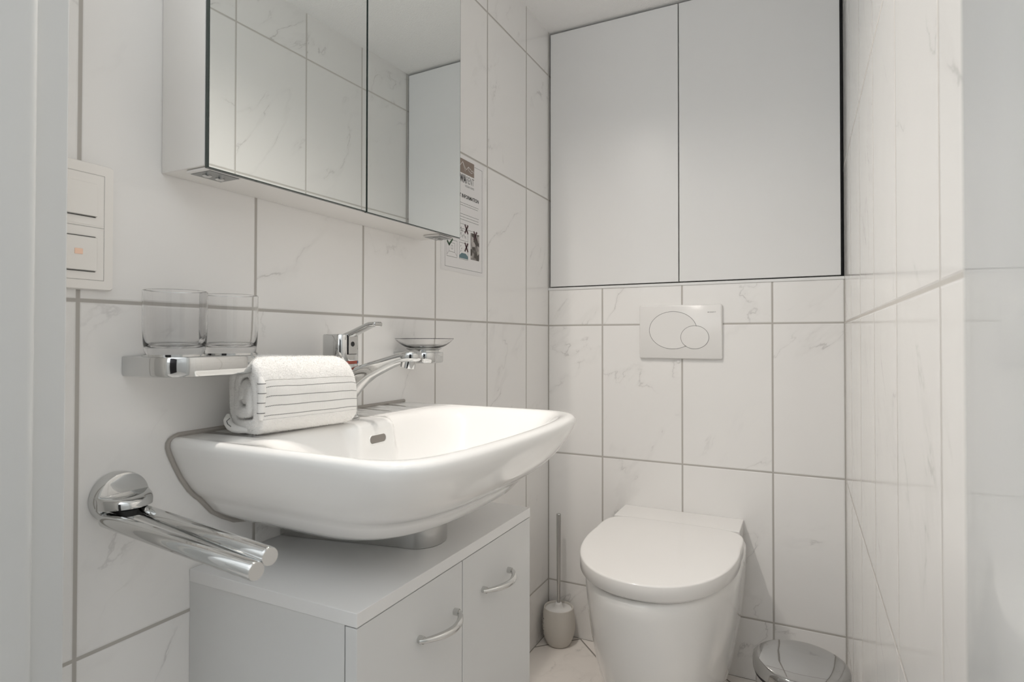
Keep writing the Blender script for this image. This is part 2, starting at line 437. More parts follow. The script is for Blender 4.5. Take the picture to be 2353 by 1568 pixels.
for yy, dy in ((-1.324, 1), (-0.7400, -1)):
    bm = bmesh.new()
    box(bm, 0.046, 0.0868, min(yy, yy+dy*0.052), max(yy, yy+dy*0.052), CZ0-0.0042, CZ0-0.0003)
    hp = obj('hinge_plate', bm, M_plast, t, bevel=0.0014, smooth=False)
    bm = bmesh.new()
    box(bm, 0.049, 0.0860, min(yy+dy*.005, yy+dy*0.049), max(yy+dy*.005, yy+dy*0.049), CZ0-0.0049, CZ0-0.0040)
    obj('chrome_inlay', bm, M_dsteel, hp, smooth=False)
    for q in (0.016, 0.035):
        bm = bmesh.new(); lathe(bm, 0.066, yy+dy*q, [(0.0058, CZ0-0.0045), (0.0058, CZ0-0.0066), (0.004, CZ0-0.0078), (0.002, CZ0-0.0078)], 20)
        obj('screw', bm, M_chrome, hp)
for lx, ly in LAMPS:
    bm = bmesh.new()
    tube(bm, [(0.05, ly, CZ1), (0.05, ly, CZ1+0.012), (0.07, ly, CZ1+0.035), (lx, ly, CZ1+0.056)], 0.006, 12)
    a = obj('lamp_arm', bm, M_chrome, t)
    bm = bmesh.new(); lathe(bm, lx, ly, [(0.046, CZ1+0.0545), (0.046, CZ1+0.0575), (0.030, CZ1+0.066), (0.008, CZ1+0.068)], 36)
    obj('lamp_shade', bm, M_chrome, t)

# ------------------------------------------------------------------ light switches
t = thing('light_switch', 'white double rocker switch beside the door frame', 'light switch', (0.0, -1.4325, 0.134))
rp = rrect(0.084, 0.1515, 0.004)
bm = bmesh.new()
loft(bm, [[(x, -1.4335+a*k, 0.134+b*(1-(1-k)*0.6)) for a, b in rp] for x, k in ((0.0003, 1), (0.007, 1), (0.0092, 0.975), (0.0092, 0.72))], cap0=True)
obj('switch_frame', bm, M_switch, t)
for zc, amber in ((0.1655, False), (0.1005, True)):
    bm = bmesh.new(); box(bm, 0.0085, 0.0096, -1.4635, -1.4035, zc-0.0305, zc+0.0305); ins = obj('rocker_surround', bm, M_switch, t, smooth=False, bevel=0.0008)
    bm = bmesh.new()
    tilt = 0.0015
    vs = []
    for x, zz in ((0.0094, -0.020), (0.0094, 0.020), (0.0108+(0.0016 if amber else 0), 0.0195), (0.0108+(0.0016 if not amber else 0.0006), -0.0195)):
        vs.append([bm.verts.new(V3(x, yy, zc+zz)) for yy in (-1.455, -1.4115)])
    for i in range(4):
        j = (i+1) % 4; bm.faces.new((vs[i][0], vs[j][0], vs[j][1], vs[i][1]))
    bm.faces.new([v[0] for v in vs]); bm.faces.new([v[1] for v in vs][::-1])
    rk = obj('rocker', bm, M_switch, t, smooth=False, bevel=0.0006)
    bm = bmesh.new(); box(bm, 0.0095, 0.01065, -1.4545, -1.4130, zc-0.0211, zc-0.0203)
    obj('rocker_gap', bm, M_gap, rk, smooth=False)
    if amber: obj('rocker_gap', B(0.0095, 0.01065, -1.4545, -1.4130, zc+0.0203, zc+0.0209), M_gap, rk, smooth=False)
    if amber:
        bm = bmesh.new(); box(bm, 0.0108, 0.01275, -1.4360, -1.4275, zc-0.0015, zc+0.0050)
        obj('indicator_window', bm, M_amber, rk, smooth=False, bevel=0.0003)
bm = bmesh.new()
for a in ((-1.4645, -1.4027, 0.1963, 0.1966), (-1.4645, -1.4027, 0.0697, 0.0700), (-1.4645, -1.4027, 0.1328, 0.1332), (-1.4029, -1.4026, 0.0697, 0.1966)):
    box(bm, 0.0090, 0.00935, *a)
obj('frame_seam', bm, M_gap2, t, smooth=False)

# ------------------------------------------------------------------ poster
t = thing('information_sheet', 'white A4 notice with a brown mountain logo on the tiles beside the mirror cabinet', 'notice', (0.0, -0.550, 0.166))
PX = 0.0006
obj('sheet', B(0.0002, PX, -0.655, -0.445, 0.1655, 0.4625), M_paper, t, smooth=False)
bm = bmesh.new()
for p, q in (((-0.6365, 0.176), (-0.4565, 0.176)), ((-0.4565, 0.176), (-0.4565, 0.448)), ((-0.4565, 0.448), (-0.4965, 0.448)), ((-0.6365, 0.176), (-0.6365, 0.448)), ((-0.6365, 0.448), (-0.573, 0.448))):
    ribbon(bm, [(PX, p[0], p[1]), (PX, q[0], q[1])], 0.0008, 0.0001, (1, 0, 0))
obj('border_line', bm, M_line, t, smooth=False)
bm = bmesh.new(); box(bm, PX, PX+0.0001, -0.573, -0.4985, 0.4185, 0.4545); lg = obj('logo_block', bm, M_brown, t, smooth=False)
bm = bmesh.new()
pk = [(-0.572, 0.432), (-0.563, 0.4405), (-0.5555, 0.4475), (-0.549, 0.440), (-0.543, 0.4345), (-0.5375, 0.431), (-0.533, 0.436), (-0.527, 0.441), (-0.521, 0.437), (-0.517, 0.438), (-0.512, 0.4335), (-0.506, 0.436), (-0.501, 0.4315)]
ribbon(bm, [(PX+.0001, a, b) for a, b in pk], 0.0011, 0.0001, (1, 0, 0))
ribbon(bm, [(PX+.0001, a, b) for a, b in ((-0.5555, 0.4475), (-0.551, 0.437), (-0.546, 0.432), (-0.543, 0.426))], 0.0009, 0.0001, (1, 0, 0))
ribbon(bm, [(PX+.0001, a, b) for a, b in ((-0.527, 0.441), (-0.529, 0.433), (-0.521, 0.430), (-0.513, 0.4275), (-0.508, 0.430))], 0.0009, 0.0001, (1, 0, 0))
obj('mountain_line', bm, M_white, lg, smooth=False)
lettering('lettering', 'TWA', PX+.0001, -0.5785, 0.3965, 0.0265, M_ink, t, 'x', width=0.0400, bold=0.0012)
lettering('lettering', 'RENT', PX+.0001, -0.5375, 0.3965, 0.0265, M_line, t, 'x', width=0.0385, bold=-0.0001)
lettering('lettering', 'HOLIDAY HOMES', PX+.0001, -0.5435, 0.3865, 0.0075, M_line, t, 'x', width=0.0445)
lettering('lettering', 'APARTMENT INFORMATION', PX+.0001, -0.6365, 0.3570, 0.0130, M_ink, t, 'x', width=0.1620, bold=0.0004)
random.seed(5)
bm = bmesh.new()
def words(z, y0, y1):
    y = y0
    while y < y1:
        w = random.uniform(0.004, 0.012)
        ribbon(bm, [(PX, y, z), (PX, min(y+w, y1), z)], 0.0012, 0.0001, (1, 0, 0)); y += w+0.0018
for para in (((0.3430, -0.476), (0.3375, -0.479)), ((0.3150, -0.475), (0.3080, -0.475), (0.3010, -0.475)), ((0.2780, -0.480), (0.2725, -0.532))):
    bm = bmesh.new()
    for z, e in para: words(z, -0.628, e)
    obj('small_print', bm, M_print, t, smooth=False)
def cell(y0, y1, z0, z1):
    ribbon(bm, [(PX, y0, z0), (PX, y1, z0), (PX, y1, z1), (PX, y0, z1), (PX, y0, z0)], 0.0008, 0.0001, (1, 0, 0))
bm = bmesh.new()
cell(-0.628, -0.582, 0.2010, 0.2420); cell(-0.571, -0.529, 0.2010, 0.2420); cell(-0.571, -0.529, 0.2480, 0.2900)
for y0, y1, z0, z1 in ((-0.619, -0.592, 0.2130, 0.2350), (-0.609, -0.602, 0.2200, 0.2290)): cell(y0, y1, z0, z1)
ribbon(bm, [(PX, -0.628, 0.2050), (PX, -0.619, 0.2130)], 0.0006, 0.0001, (1, 0, 0)); ribbon(bm, [(PX, -0.582, 0.2050), (PX, -0.592, 0.2130)], 0.0006, 0.0001, (1, 0, 0))
for q in ((-0.566, 0.276), (-0.562, 0.270), (-0.566, 0.262), (-0.560, 0.256), (-0.552, 0.259), (-0.545, 0.255)):
    ribbon(bm, [(PX, q[0], q[1]), (PX, q[0]+0.003, q[1]+0.006), (PX, q[0]+0.006, q[1]-0.001)], 0.0010, 0.0001, (1, 0, 0))
for q in ((-0.566, 0.232), (-0.561, 0.226), (-0.566, 0.219)): ribbon(bm, [(PX, q[0], q[1]), (PX, q[0]+0.003, q[1]+0.003)], 0.0012, 0.0001, (1, 0, 0))
obj('pictogram', bm, M_line, t, smooth=False)
bm = bmesh.new(); box(bm, PX, PX+.0001, -0.5705, -0.5295, 0.2030, 0.2100)
vs = [bm.verts.new(V3(PX+.0001, a, b)) for a, b in ((-0.5705, 0.2100), (-0.5295, 0.2100), (-0.5400, 0.2165), (-0.5600, 0.2165))]; bm.faces.new(vs)
obj('water_picture', bm, M_teal, t, smooth=False)
# small photo
m = bpy.data.materials.new('photo_print'); m.use_nodes = True; N = NT(m)
gg = N.n('ShaderNodeNewGeometry'); vo = N.n('ShaderNodeTexVoronoi'); vo.inputs['Scale'].default_value = 75; N.t.links.new(gg.outputs['Position'], vo.inputs['Vector'])
nn = N.n('ShaderNodeTexNoise'); nn.inputs['Scale'].default_value = 45; N.t.links.new(gg.outputs['Position'], nn.inputs['Vector'])
hs = N.n('ShaderNodeSeparateColor'); N.t.links.new(vo.outputs['Color'], hs.inputs[0])
f = N.m('ADD', N.m('MULTIPLY', hs.outputs[0], 0.5), N.m('MULTIPLY', nn.outputs['Fac'], 0.5), clamp=True)
N.put(m.node_tree.nodes['Principled BSDF'].inputs['Base Color'], N.mix(N.step(f, 0.3, 0.75), (0.07, 0.06, 0.05, 1), (0.46, 0.43, 0.41, 1)))
obj('photo', B(PX, PX+0.0001, -0.5165, -0.4715, 0.2050, 0.2740), m, t, smooth=False)
for cy, cz in ((-0.5370, 0.2790), (-0.5370, 0.2330), (-0.4920, 0.2690)):
    bm = bmesh.new()
    for s in (1, -1): ribbon(bm, [(PX+.0001, cy-0.007, cz-0.010*s), (PX+.0001, cy+0.007, cz+0.010*s)], 0.0052, 0.0001, (1, 0, 0))
    obj('cross_mark', bm, M_maroon, t, smooth=False)
bm = bmesh.new(); ribbon(bm, [(PX+.0001, -0.6260, 0.2370), (PX+.0001, -0.6180, 0.2290)], 0.0050, 0.0001, (1, 0, 0)); ribbon(bm, [(PX+.0001, -0.6180, 0.2290), (PX+.0001, -0.6030, 0.2440)], 0.0050, 0.0001, (1, 0, 0))
obj('check_mark', bm, M_green, t, smooth=False)

# ------------------------------------------------------------------ washbasin
BY = -1.053
t = thing('washbasin', 'wide white ceramic washbasin fixed to the tiled wall under the mirror', 'washbasin', (0.0, BY, -0.29))
NB = 256
def bring(z, f, hw, n, x0=0.0006, bow=0.05, flare=0.03):
    out = []
    for i in range(NB):
        a = 2*math.pi*i/NB; c, s = math.cos(a), math.sin(a)
        w = min(max(c/0.45, 0), 1)                      # square corners at the wall, rounded ones in front
        k = (1-w)/max(abs(c), abs(s))+w*(abs(c)**n+abs(s)**n)**(-1/n)
        X, Yv = c*k, s*k
        x = x0+(f-x0)*(X+1)/2
        y = hw*Yv*(0.975+flare*(X+1)/2)
        x -= (f)*bow*Yv*Yv*max(X, 0)
        out.append((x, BY+y, z))
    return out
LZ = -0.1345
def iring(z, xa, xb, hw, n, nose=0.0, bow=0.05):
    out = []
    for i in range(NB):
        a = 2*math.pi*i/NB; c, s = math.cos(a), math.sin(a)
        k = (abs(c)**n+abs(s)**n)**(-1/n); X, Yv = c*k, s*k
        x = (xa+xb)/2+(xb-xa)/2*X; y = hw*Yv
        x -= xb*bow*Yv*Yv*max(X, 0)
        if X < 0:
            q = min(max((0.062-abs(y))/0.022, 0), 1); q = q*q*(3-2*q)
            x += nose*q*(-X)
        out.append((x, BY+y, z))
    return out
rings = [
    bring(-0.2785, 0.185, 0.060, 3.0), bring(-0.2780, 0.222, 0.100, 3.0), bring(-0.2758, 0.257, 0.135, 3.2), bring(-0.2705, 0.287, 0.161, 3.4),
    bring(-0.2600, 0.316, 0.181, 3.8), bring(-0.248, 0.340, 0.199, 4.2), bring(-0.232, 0.353, 0.213, 4.6), bring(-0.2235, 0.361, 0.2205, 4.8), bring(-0.219, 0.371, 0.226, 5.0),
    bring(-0.208, 0.387, 0.236, 5.4), bring(-0.190, 0.403, 0.248, 6.2), bring(-0.170, 0.415, 0.258, 7.0), bring(-0.155, 0.4215, 0.2645, 7.6),
    bring(-0.1455, 0.4240, 0.2675, 8.0), bring(-0.1395, 0.4230, 0.2672, 8.0), bring(LZ-0.0012, 0.4190, 0.2645, 8.0), bring(LZ+0.0010, 0.4130, 0.2600, 8.0), bring(LZ+0.0010, 0.4070, 0.2550, 8.0),
    iring(LZ-0.0002, 0.107, 0.4020, 0.249, 6.0, 0.020), iring(LZ-0.0030, 0.113, 0.3970, 0.243, 5.4, 0.022), iring(LZ-0.0075, 0.118, 0.392, 0.237, 5.0, 0.022),
    iring(LZ-0.016, 0.123, 0.386, 0.229, 4.6, 0.019), iring(LZ-0.032, 0.130, 0.376, 0.217, 4.2, 0.013), iring(LZ-0.055, 0.139, 0.362, 0.200, 3.8, 0.006),
    iring(LZ-0.080, 0.150, 0.343, 0.178, 3.4), iring(LZ-0.100, 0.165, 0.320, 0.150, 3.0), iring(LZ-0.114, 0.185, 0.292, 0.110, 2.6), iring(LZ-0.1215, 0.205, 0.268, 0.060, 2.2), iring(LZ-0.124, 0.218, 0.252, 0.022, 2.0),
]
bm = bmesh.new(); loft(bm, rings)
bas = obj('basin_bowl', bm, M_ceram, t, angle=60)
# drain
bm = bmesh.new(); lathe(bm, 0.235, BY, [(0.030, LZ-0.1235), (0.031, LZ-0.1205), (0.022, LZ-0.1205), (0.020, LZ-0.1225), (0.004, LZ-0.1195)], 36)
obj('drain_plug', bm, M_chrome, t)
# overflow slot on the back slope of the bowl
from mathutils.bvhtree import BVHTree
bv = BVHTree.FromPolygons([v.co for v in bas.data.vertices], [p.vertices[:] for p in bas.data.polygons])
hit, hn, _, _ = bv.ray_cast(Vector((0.30, 0.0, LZ-0.0285+0.29)), Vector((-1, 0, 0)))
if hn.x < 0: hn = -hn
def slot_ring(w, h, off, n=12):
    out = []
    ex = Vector((0, 1, 0)); nr = Vector((hn.x, 0, hn.z)).normalized(); ez = Vector((-nr.z, 0, nr.x))
    c = Vector((hit.x, BY-0.001, LZ-0.0285))
    for a, b in rrect(w, h, h/2-1e-4, n): out.append(tuple(c+ex*a+ez*b+nr*off))
    return out
m_slot = mat('overflow_shadow', (0.22, 0.20, 0.18), 0.3)
bm = bmesh.new(); loft(bm, [slot_ring(0.0450, 0.0180, -0.0010), slot_ring(0.0430, 0.0162, 0.0012), slot_ring(0.0410, 0.0140, 0.0010), slot_ring(0.0395, 0.0125, 0.0001)], cap0=True, cap1=True)
ov = obj('overflow_slot', bm, M_ceram, t)
bm = bmesh.new(); loft(bm, [slot_ring(0.0393, 0.0123, -0.0030), slot_ring(0.0393, 0.0123, 0.0003)])
obj('slot_opening', bm, m_slot, ov, smooth=False)
# silicone seal along the wall
bm = bmesh.new()
prof = []
for rg_ in rings[2:17]:
    yy = min(p[1] for p in rg_ if p[0] < 0.003); prof.append((yy-0.0022, rg_[0][2]-0.001))
prof[-1] = (prof[-1][0]+0.001, LZ+0.001)
path = prof + [(prof[-1][0]+0.006, LZ+0.0032), (-1.25, LZ+0.0035), (-1.1, LZ+0.0035), (-0.95, LZ+0.003), (-0.795, LZ+0.0028)]
tube(bm, [(0.0010, y, z) for y, z in path], 0.0036, 8)
for v in bm.verts: v.co.x = max(v.co.x, 0.0003)
obj('silicone_seal', bm, M_sil, t)

# ------------------------------------------------------------------ siphon cover below the basin
bm = bmesh.new()
def cover(z):
    pts = []
    for p in ((0.001, -0.084), (0.02, -0.082), (0.08, -0.070), (0.15, -0.056), (0.205, -0.0455)): pts.append(p)
    for k in range(1, 12):
        a = math.radians(-90+90*k/6) if k <= 6 else math.radians(90*(k-6)/6)
        pts.append((0.217+0.041*math.cos(a), (-0.0035 if k <= 6 else 0.0035)+0.041*math.sin(a)))
    pts += [(0.205, 0.0455), (0.15, 0.056), (0.08, 0.070), (0.02, 0.082), (0.001, 0.084)]
    return [(x, BY+0.012+y, z) for x, y in pts]
loft(bm, [cover(-0.3195), cover(-0.2792)])
tag(obj('siphon_cover', bm, M_steel, angle=50), 'brushed steel band standing between the washbasin and the vanity top', 'siphon cover')

# ------------------------------------------------------------------ vanity cabinet
t = thing('vanity_cabinet', 'white laminate vanity cabinet with two doors under the washbasin', 'vanity', (0.15, -1.0415, -H0))
VY0, VY1 = -1.283, -0.800
obj('countertop', B(0.0006, 0.300, VY0, VY1, -0.3370, -0.3200), M_vtop, t, smooth=False, bevel=0.0008)
bm = bmesh.new(); box(bm, 0.0006, 0.2805, VY0+0.001, VY1-0.001, -0.90, -0.3372); box(bm, 0.0006, 0.245, VY0+0.012, VY1-0.012, -H0, -0.90)
obj('cabinet_body', bm, M_van, t, smooth=False)
def handle(yc, zc, parent):
    bm = bmesh.new(); pts = []; rad = []
    for k in range(21):
        s = k/20; y = yc-0.050+0.100*s; q = math.sin(math.pi*s)
        pts.append((0.3035+0.024*q**0.8, y, zc-0.002)); rad.append(0.0032+0.0022*q)
    tube(bm, pts, rad, 14)
    for yy in (yc-0.045, yc+0.045): tube(bm, [(0.2993, yy, zc-0.002), (0.3075, yy, zc-0.002)], 0.0052, 14)
    bmesh.ops.scale(bm, verts=bm.verts, vec=(1, 1, 1.0))
    obj('handle', bm, M_steel_h, parent)
M_steel_h = mat('satin_chrome', (0.66, 0.66, 0.65), 0.15, metal=1.0)
for y0, y1, hc in ((VY0+0.0005, -1.0470, -1.114), (-1.0452, VY1-0.0005, -0.938)):
    d = obj('door', B(0.2822, 0.2996, y0, y1, -0.895, -0.3385), M_van, t, smooth=False, bevel=0.0007)
    handle(hc, -0.4035, d)

# ------------------------------------------------------------------ basin tap
TX, TY = 0.062, -1.054
t = thing('basin_mixer_tap', 'chrome single-lever mixer tap standing at the back of the washbasin behind the rolled towel', 'tap', (TX, TY, -0.133))
def tsec(a, z, n=3.4, x=TX): return sup(x, TY, a, a, n, 72, z)
bm = bmesh.new(); loft(bm, [tsec(0.0262, LZ+0.001), tsec(0.0262, LZ+0.004), tsec(0.0245, LZ+0.006), tsec(0.0245, -0.0425), tsec(0.0240, -0.0415)])
obj('tap_body', bm, M_chrome, t)
bm = bmesh.new(); loft(bm, [tsec(0.0250, -0.0418), tsec(0.0250, -0.0370)]); rg = obj('temperature_ring', bm, M_red, t)
bm = bmesh.new(); arcp = [p for p in sup(TX, TY, 0.0252, 0.0252, 3.4, 72, 0) if p[0] > TX+0.010 and p[1] > TY+0.012]
arcp.sort(key=lambda p: math.atan2(p[1]-TY, p[0]-TX))
loft(bm, [[(x, y, z) for x, y, _ in arcp]+[(TX+0.012, TY+0.014, z)] for z in (-0.0414, -0.0376)]); obj('blue_mark', bm, M_blue, rg, smooth=False)
bm = bmesh.new()
loft(bm, [tsec(0.0245, -0.0372), tsec(0.0250, -0.0358), tsec(0.0250, 0.0060), tsec(0.0238, 0.0080), tsec(0.012, 0.0086)])
cap = obj('tap_cap', bm, M_chrome, t)
bm = bmesh.new(); box(bm, TX+0.020, TX+0.0256, TY-0.0110, TY+0.0110, -0.0260, 0.0070); obj('cap_recess', bm, M_black, cap, smooth=False)
bm = bmesh.new(); box(bm, TX+0.020, TX+0.0266, TY-0.0098, TY+0.0110, -0.0250, 0.0070)
# lever blade
sec = []
for x, z, w, h in ((TX+0.010, 0.0035, 0.0108, 0.0042), (TX+0.026, 0.0085, 0.0108, 0.0046), (TX+0.045, 0.0160, 0.0106, 0.0043), (TX+0.062, 0.0225, 0.0104, 0.0040), (TX+0.067, 0.0240, 0.0104, 0.0040), (TX+0.0800, 0.0242, 0.0100, 0.0038), (TX+0.0812, 0.0242, 0.0092, 0.0028)):
    sec.append([(x, TY+a, z+b) for a, b in rrect(2*w, 2*h, h*0.7, 4)])
loft(bm, sec)
lv = obj('lever', bm, M_chrome, t)
bm = bmesh.new(); lathe(bm, TY, -0.0085, [(0.0042, TX+0.0264), (0.0042, TX+0.0271), (0.0025, TX+0.0268)], 20, 'x'); obj('screw_plug', bm, M_black, lv)
# spout
bm = bmesh.new(); sec = []
for x, zt, zb, w in ((TX+0.018, -0.050, -0.110, 0.0195), (TX+0.034, -0.0465, -0.092, 0.0195), (TX+0.050, -0.0425, -0.0765, 0.0192), (TX+0.070, -0.0370, -0.0635, 0.0188), (TX+0.095, -0.0305, -0.0520, 0.0184), (TX+0.120, -0.0242, -0.0420, 0.0180), (TX+0.138, -0.0200, -0.0375, 0.0176), (TX+0.150, -0.0180, -0.0360, 0.0160), (TX+0.158, -0.0195, -0.0350, 0.0125), (TX+0.1615, -0.0230, -0.0320, 0.0070)):
    c = (zt+zb)/2; h = (zt-zb)/2
    sec.append([(x, TY+w*math.copysign(abs(math.cos(q))**0.65, math.cos(q)), c+h*math.copysign(abs(math.sin(q))**0.65, math.sin(q))) for q in [2*math.pi*i/40 for i in range(40)]])
loft(bm, sec)
obj('spout', bm, M_chrome, t, angle=60)
bm = bmesh.new(); tube(bm, [(TX+0.1430, TY, -0.032), (TX+0.1400, TY, -0.0450)], 0.0118, 32); ae = obj('aerator', bm, M_chrome, t)
bm = bmesh.new(); tube(bm, [(TX+0.1401, TY, -0.0446), (TX+0.13995, TY, -0.0454)], 0.0095, 32); obj('aerator_mesh', bm, M_gap2, ae)

# ------------------------------------------------------------------ tumbler holder and tumblers
def bracket(bm, y0, y1, D, R, z0, z1, e=0.0035):
    def outline(sh):
        p = [(0.0004, y0+sh), (0.004, y0+sh)]
        for k in range(13):
            a = math.radians(-90+90*k/12); p.append((D-sh-R+(R)*math.cos(a), y0+sh+R+R*math.sin(a)))
        for k in range(13):
            a = math.radians(90*k/12); p.append((D-sh-R+(R)*math.cos(a), y1-sh-R+R*math.sin(a)))
        p += [(0.004, y1-sh), (0.0004, y1-sh)]
        return p
    rings = []
    for z, sh in ((z0, e), (z0+e*0.3, e*0.3), (z0+e, 0), (z1-e*0.5, 0), (z1-e*0.15, e*0.15), (z1, e*0.5)):
        rings.append([(x, y, z) for x, y in outline(sh)])
    loft(bm, rings)
t = thing('tumbler_holder', 'polished chrome wall holder carrying the two drinking glasses', 'tumbler holder', (0.0, -1.303, -0.049))
bm = bmesh.new(); bracket(bm, -1.3755, -1.2310, 0.096, 0.043, -0.0475, -0.0222); obj('holder_tray', bm, M_chrome, t)
TUMB = [(0.0465, -1.3365), (0.0450, -1.2560)]
bm = bmesh.new()
for x, y in TUMB: 
    rr = [[(x+r*math.cos(2*math.pi*i/48), y+r*math.sin(2*math.pi*i/48), z) for i in range(48)] for r, z in ((0.0350, -0.0222), (0.0350, -0.0196), (0.0372, -0.0196), (0.0372, -0.0222))]
    loft(bm, rr+[rr[0]], False, False)
obj('tumbler_ring', bm, M_chrome, t)
def tumbler(x, y, label):
    bm = bmesh.new(); z0 = -0.0219; h = 0.083; R = 0.0368
    prof = [(0.002, z0+0.0018), (0.026, z0+0.0018), (0.0300, z0), (0.0325, z0+0.0012), (0.0342, z0+0.006), (0.0356, z0+0.016), (0.0366, z0+0.035), (R, z0+0.060), (R, z0+h-0.003), (R, z0+h-0.0006), (R-0.0005, z0+h), (R-0.0010, z0+h-0.0004), (R-0.0012, z0+h-0.003),
            (R-0.0013, z0+0.060), (0.0350, z0+0.035), (0.0335, z0+0.018), (0.0310, z0+0.0135), (0.024, z0+0.0115), (0.002, z0+0.0110)]
    lathe(bm, x, y, prof, 80)
    o = obj('drinking_glass', bm, M_glass, angle=32)
    return tag(o, label, 'glass', 'clear drinking glasses on the chrome holder')
tumbler(*TUMB[0], 'clear drinking glass on the chrome holder, the one nearer the light switch')
tumbler(*TUMB[1], 'clear drinking glass on the chrome holder, the one nearer the tap')

# ------------------------------------------------------------------ soap holder and dish
t = thing('soap_dish_holder', 'small polished chrome wall holder under the clear soap dish', 'soap dish holder', (0.0, -0.795, -0.052))
bm = bmesh.new(); bracket(bm, -0.8310, -0.7590, 0.088, 0.026, -0.0500, -0.0270, 0.004); obj('holder_block', bm, M_chrome, t)
bm = bmesh.new(); lathe(bm, 0.052, -0.795, [(0.031, -0.0270), (0.031, -0.0235), (0.037, -0.0205), (0.038, -0.0190), (0.020, -0.0190)], 48); obj('support_ring', bm, M_chrome, t)
bm = bmesh.new(); c0 = (0.0570, -0.802)
prof = []
for k in range(17):                      # shallow bowl, outside from the foot to the rim
    q = k/16; prof.append((0.002+0.0595*q, -0.0190+0.0195*max(0, (q-0.45)/0.55)**1.8))
prof.append((0.0612, 0.0012))
for k in range(17):
    q = 1-k/16; prof.append((0.002+0.0580*q, -0.0158+0.0174*max(0, (q-0.45)/0.55)**1.9))
lathe(bm, c0[0]+0.001, c0[1], prof, 72)
tag(obj('soap_dish', bm, M_glass, angle=32), 'round clear glass soap dish sitting in the chrome wall holder', 'soap dish')

# ------------------------------------------------------------------ towel rail with two arms
t = thing('swivel_towel_rail', 'polished chrome towel rail with two round arms reaching out from the wall', 'towel rail', (0.0, -1.376, -0.195))
RC = (-1.3820, -0.1955)
bm = bmesh.new()
lathe(bm, RC[0], RC[1], [(0.0312, 0.0005), (0.0317, 0.003), (0.0317, 0.0150), (0.0306, 0.0185), (0.0285, 0.0195), (0.004, 0.0195)], 64, 'x')
obj('wall_rosette', bm, M_chrome, t)
bm = bmesh.new()
# half-round hood over the arms
ring = []
def hood(x, k):
    out = []
    for i in range(33):
        a = math.radians(8+164*i/32); out.append((x, RC[0]+0.0328*k*math.cos(a), RC[1]+0.0328*k*math.sin(a)))
    for i in range(17):
        a = 1-2*i/16; out.append((x, RC[0]-0.0325*k*a*0.98, RC[1]+0.0015))
    return out
def shelf(z, sx):
    out = []
    for i in range(41):
        a = math.radians(-90+180*i/40); out.append((0.016+sx*math.cos(a), RC[0]+0.031*math.sin(a), z))
    out.append((0.012, RC[0]+0.031, z)); out.append((0.012, RC[0]-0.031, z))
    return out
loft(bm, [shelf(-0.2040, 0.032), shelf(-0.2030, 0.0345), shelf(-0.1965, 0.0345), shelf(-0.1925, 0.030), shelf(-0.1905, 0.018), shelf(-0.1885, 0.008)])
obj('swivel_hood', bm, M_chrome, t, angle=50)
bm = bmesh.new(); tube(bm, [(0.024, RC[0], -0.2065), (0.024, RC[0], -0.2140)], 0.018, 32); obj('hinge_pin', bm, M_black, t)
for (a, b, zz) in (((0.022, -1.4035), (0.3000, -1.4245), -0.2160), ((0.024, -1.3690), (0.3000, -1.4085), -0.2130)):
    pa, pb = Vector((a[0], a[1], zz)), Vector((b[0], b[1], zz+(-0.0045 if a[1] < -1.4 else 0.0010))); d = (pb-pa).normalized()
    bm = bmesh.new(); tube(bm, [pa, pb-d*0.0008, pb], [0.0092, 0.0092, 0.0087], 40); ar = obj('towel_arm', bm, M_chrome, t)
    bm = bmesh.new(); tube(bm, [pb, pb+d*0.0012], [0.0089, 0.0085], 40); obj('end_cap', bm, M_steel_h, ar)

# ------------------------------------------------------------------ rolled towel
rot = math.radians(-9)
AX = Vector((math.sin(-rot), math.cos(rot), 0)); AC = Vector((AX.y, -AX.x, 0))   # along the roll, across it (towards the room)
TC0 = Vector((0.0690, -1.2520, 0)); TL = 0.160
t = thing('rolled_towel', 'rolled white terry towel with grey stripes lying on the washbasin ledge', 'towel', (0.094, -1.19, -0.131))
random.seed(3)
def tw(ac, z, l):                       # local (across, height, along) -> room
    p = TC0+AC*ac+AX*l; return (p.x, p.y, z)
# outer shell section: rounded block, bottom at the ledge
TZ0, TZ1 = -0.1325, -0.0230
def outer(n=160):
    pts = []
    for i in range(n):
        a = 2*math.pi*i/n; c, s = math.cos(a), math.sin(a); e = 2.35 if s > 0 else 2.35+1.1*min(1, -s*3)
        k = (abs(c)**e+abs(s)**e)**(-1/e)
        w = 0.0470+0.003*(1-s*k)/2*(1 if c > 0 else -0.2)
        x = w*c*k; z = (TZ0+TZ1)/2+(TZ1-TZ0)/2*s*k
        pts.append([x, z])
    return pts
def spiral_curve():
    """the towel cloth seen from its end: outside block, then winding inwards"""
    o = outer(); n = len(o)
    start = int(n*0.66)                # begins low at the back
    loop = [o[(start+i) % n] for i in range(n)]
    path = []
    cx, cz = -0.006, -0.078
    turns = 2.92; total = int(n*turns)
    for i in range(total):
        f = i/n; q = o[(start+i) % n]
        sh = max(0.0, f-0.86)*0.335; sh = min(sh, 0.80)
        k = 1-sh
        path.append((cx+(q[0]-cx)*k, cz+(q[1]-cz)*k))
    return path
path = spiral_curve()
THK = 0.0082
def offset(path, d):
    out = []
    for i, p in enumerate(path):
        a = path[max(i-1, 0)]; b = path[min(i+1, len(path)-1)]
        tx, tz = b[0]-a[0], b[1]-a[1]; l = math.hypot(tx, tz) or 1
        out.append((p[0]+tz/l*d, p[1]-tx/l*d))
    return out
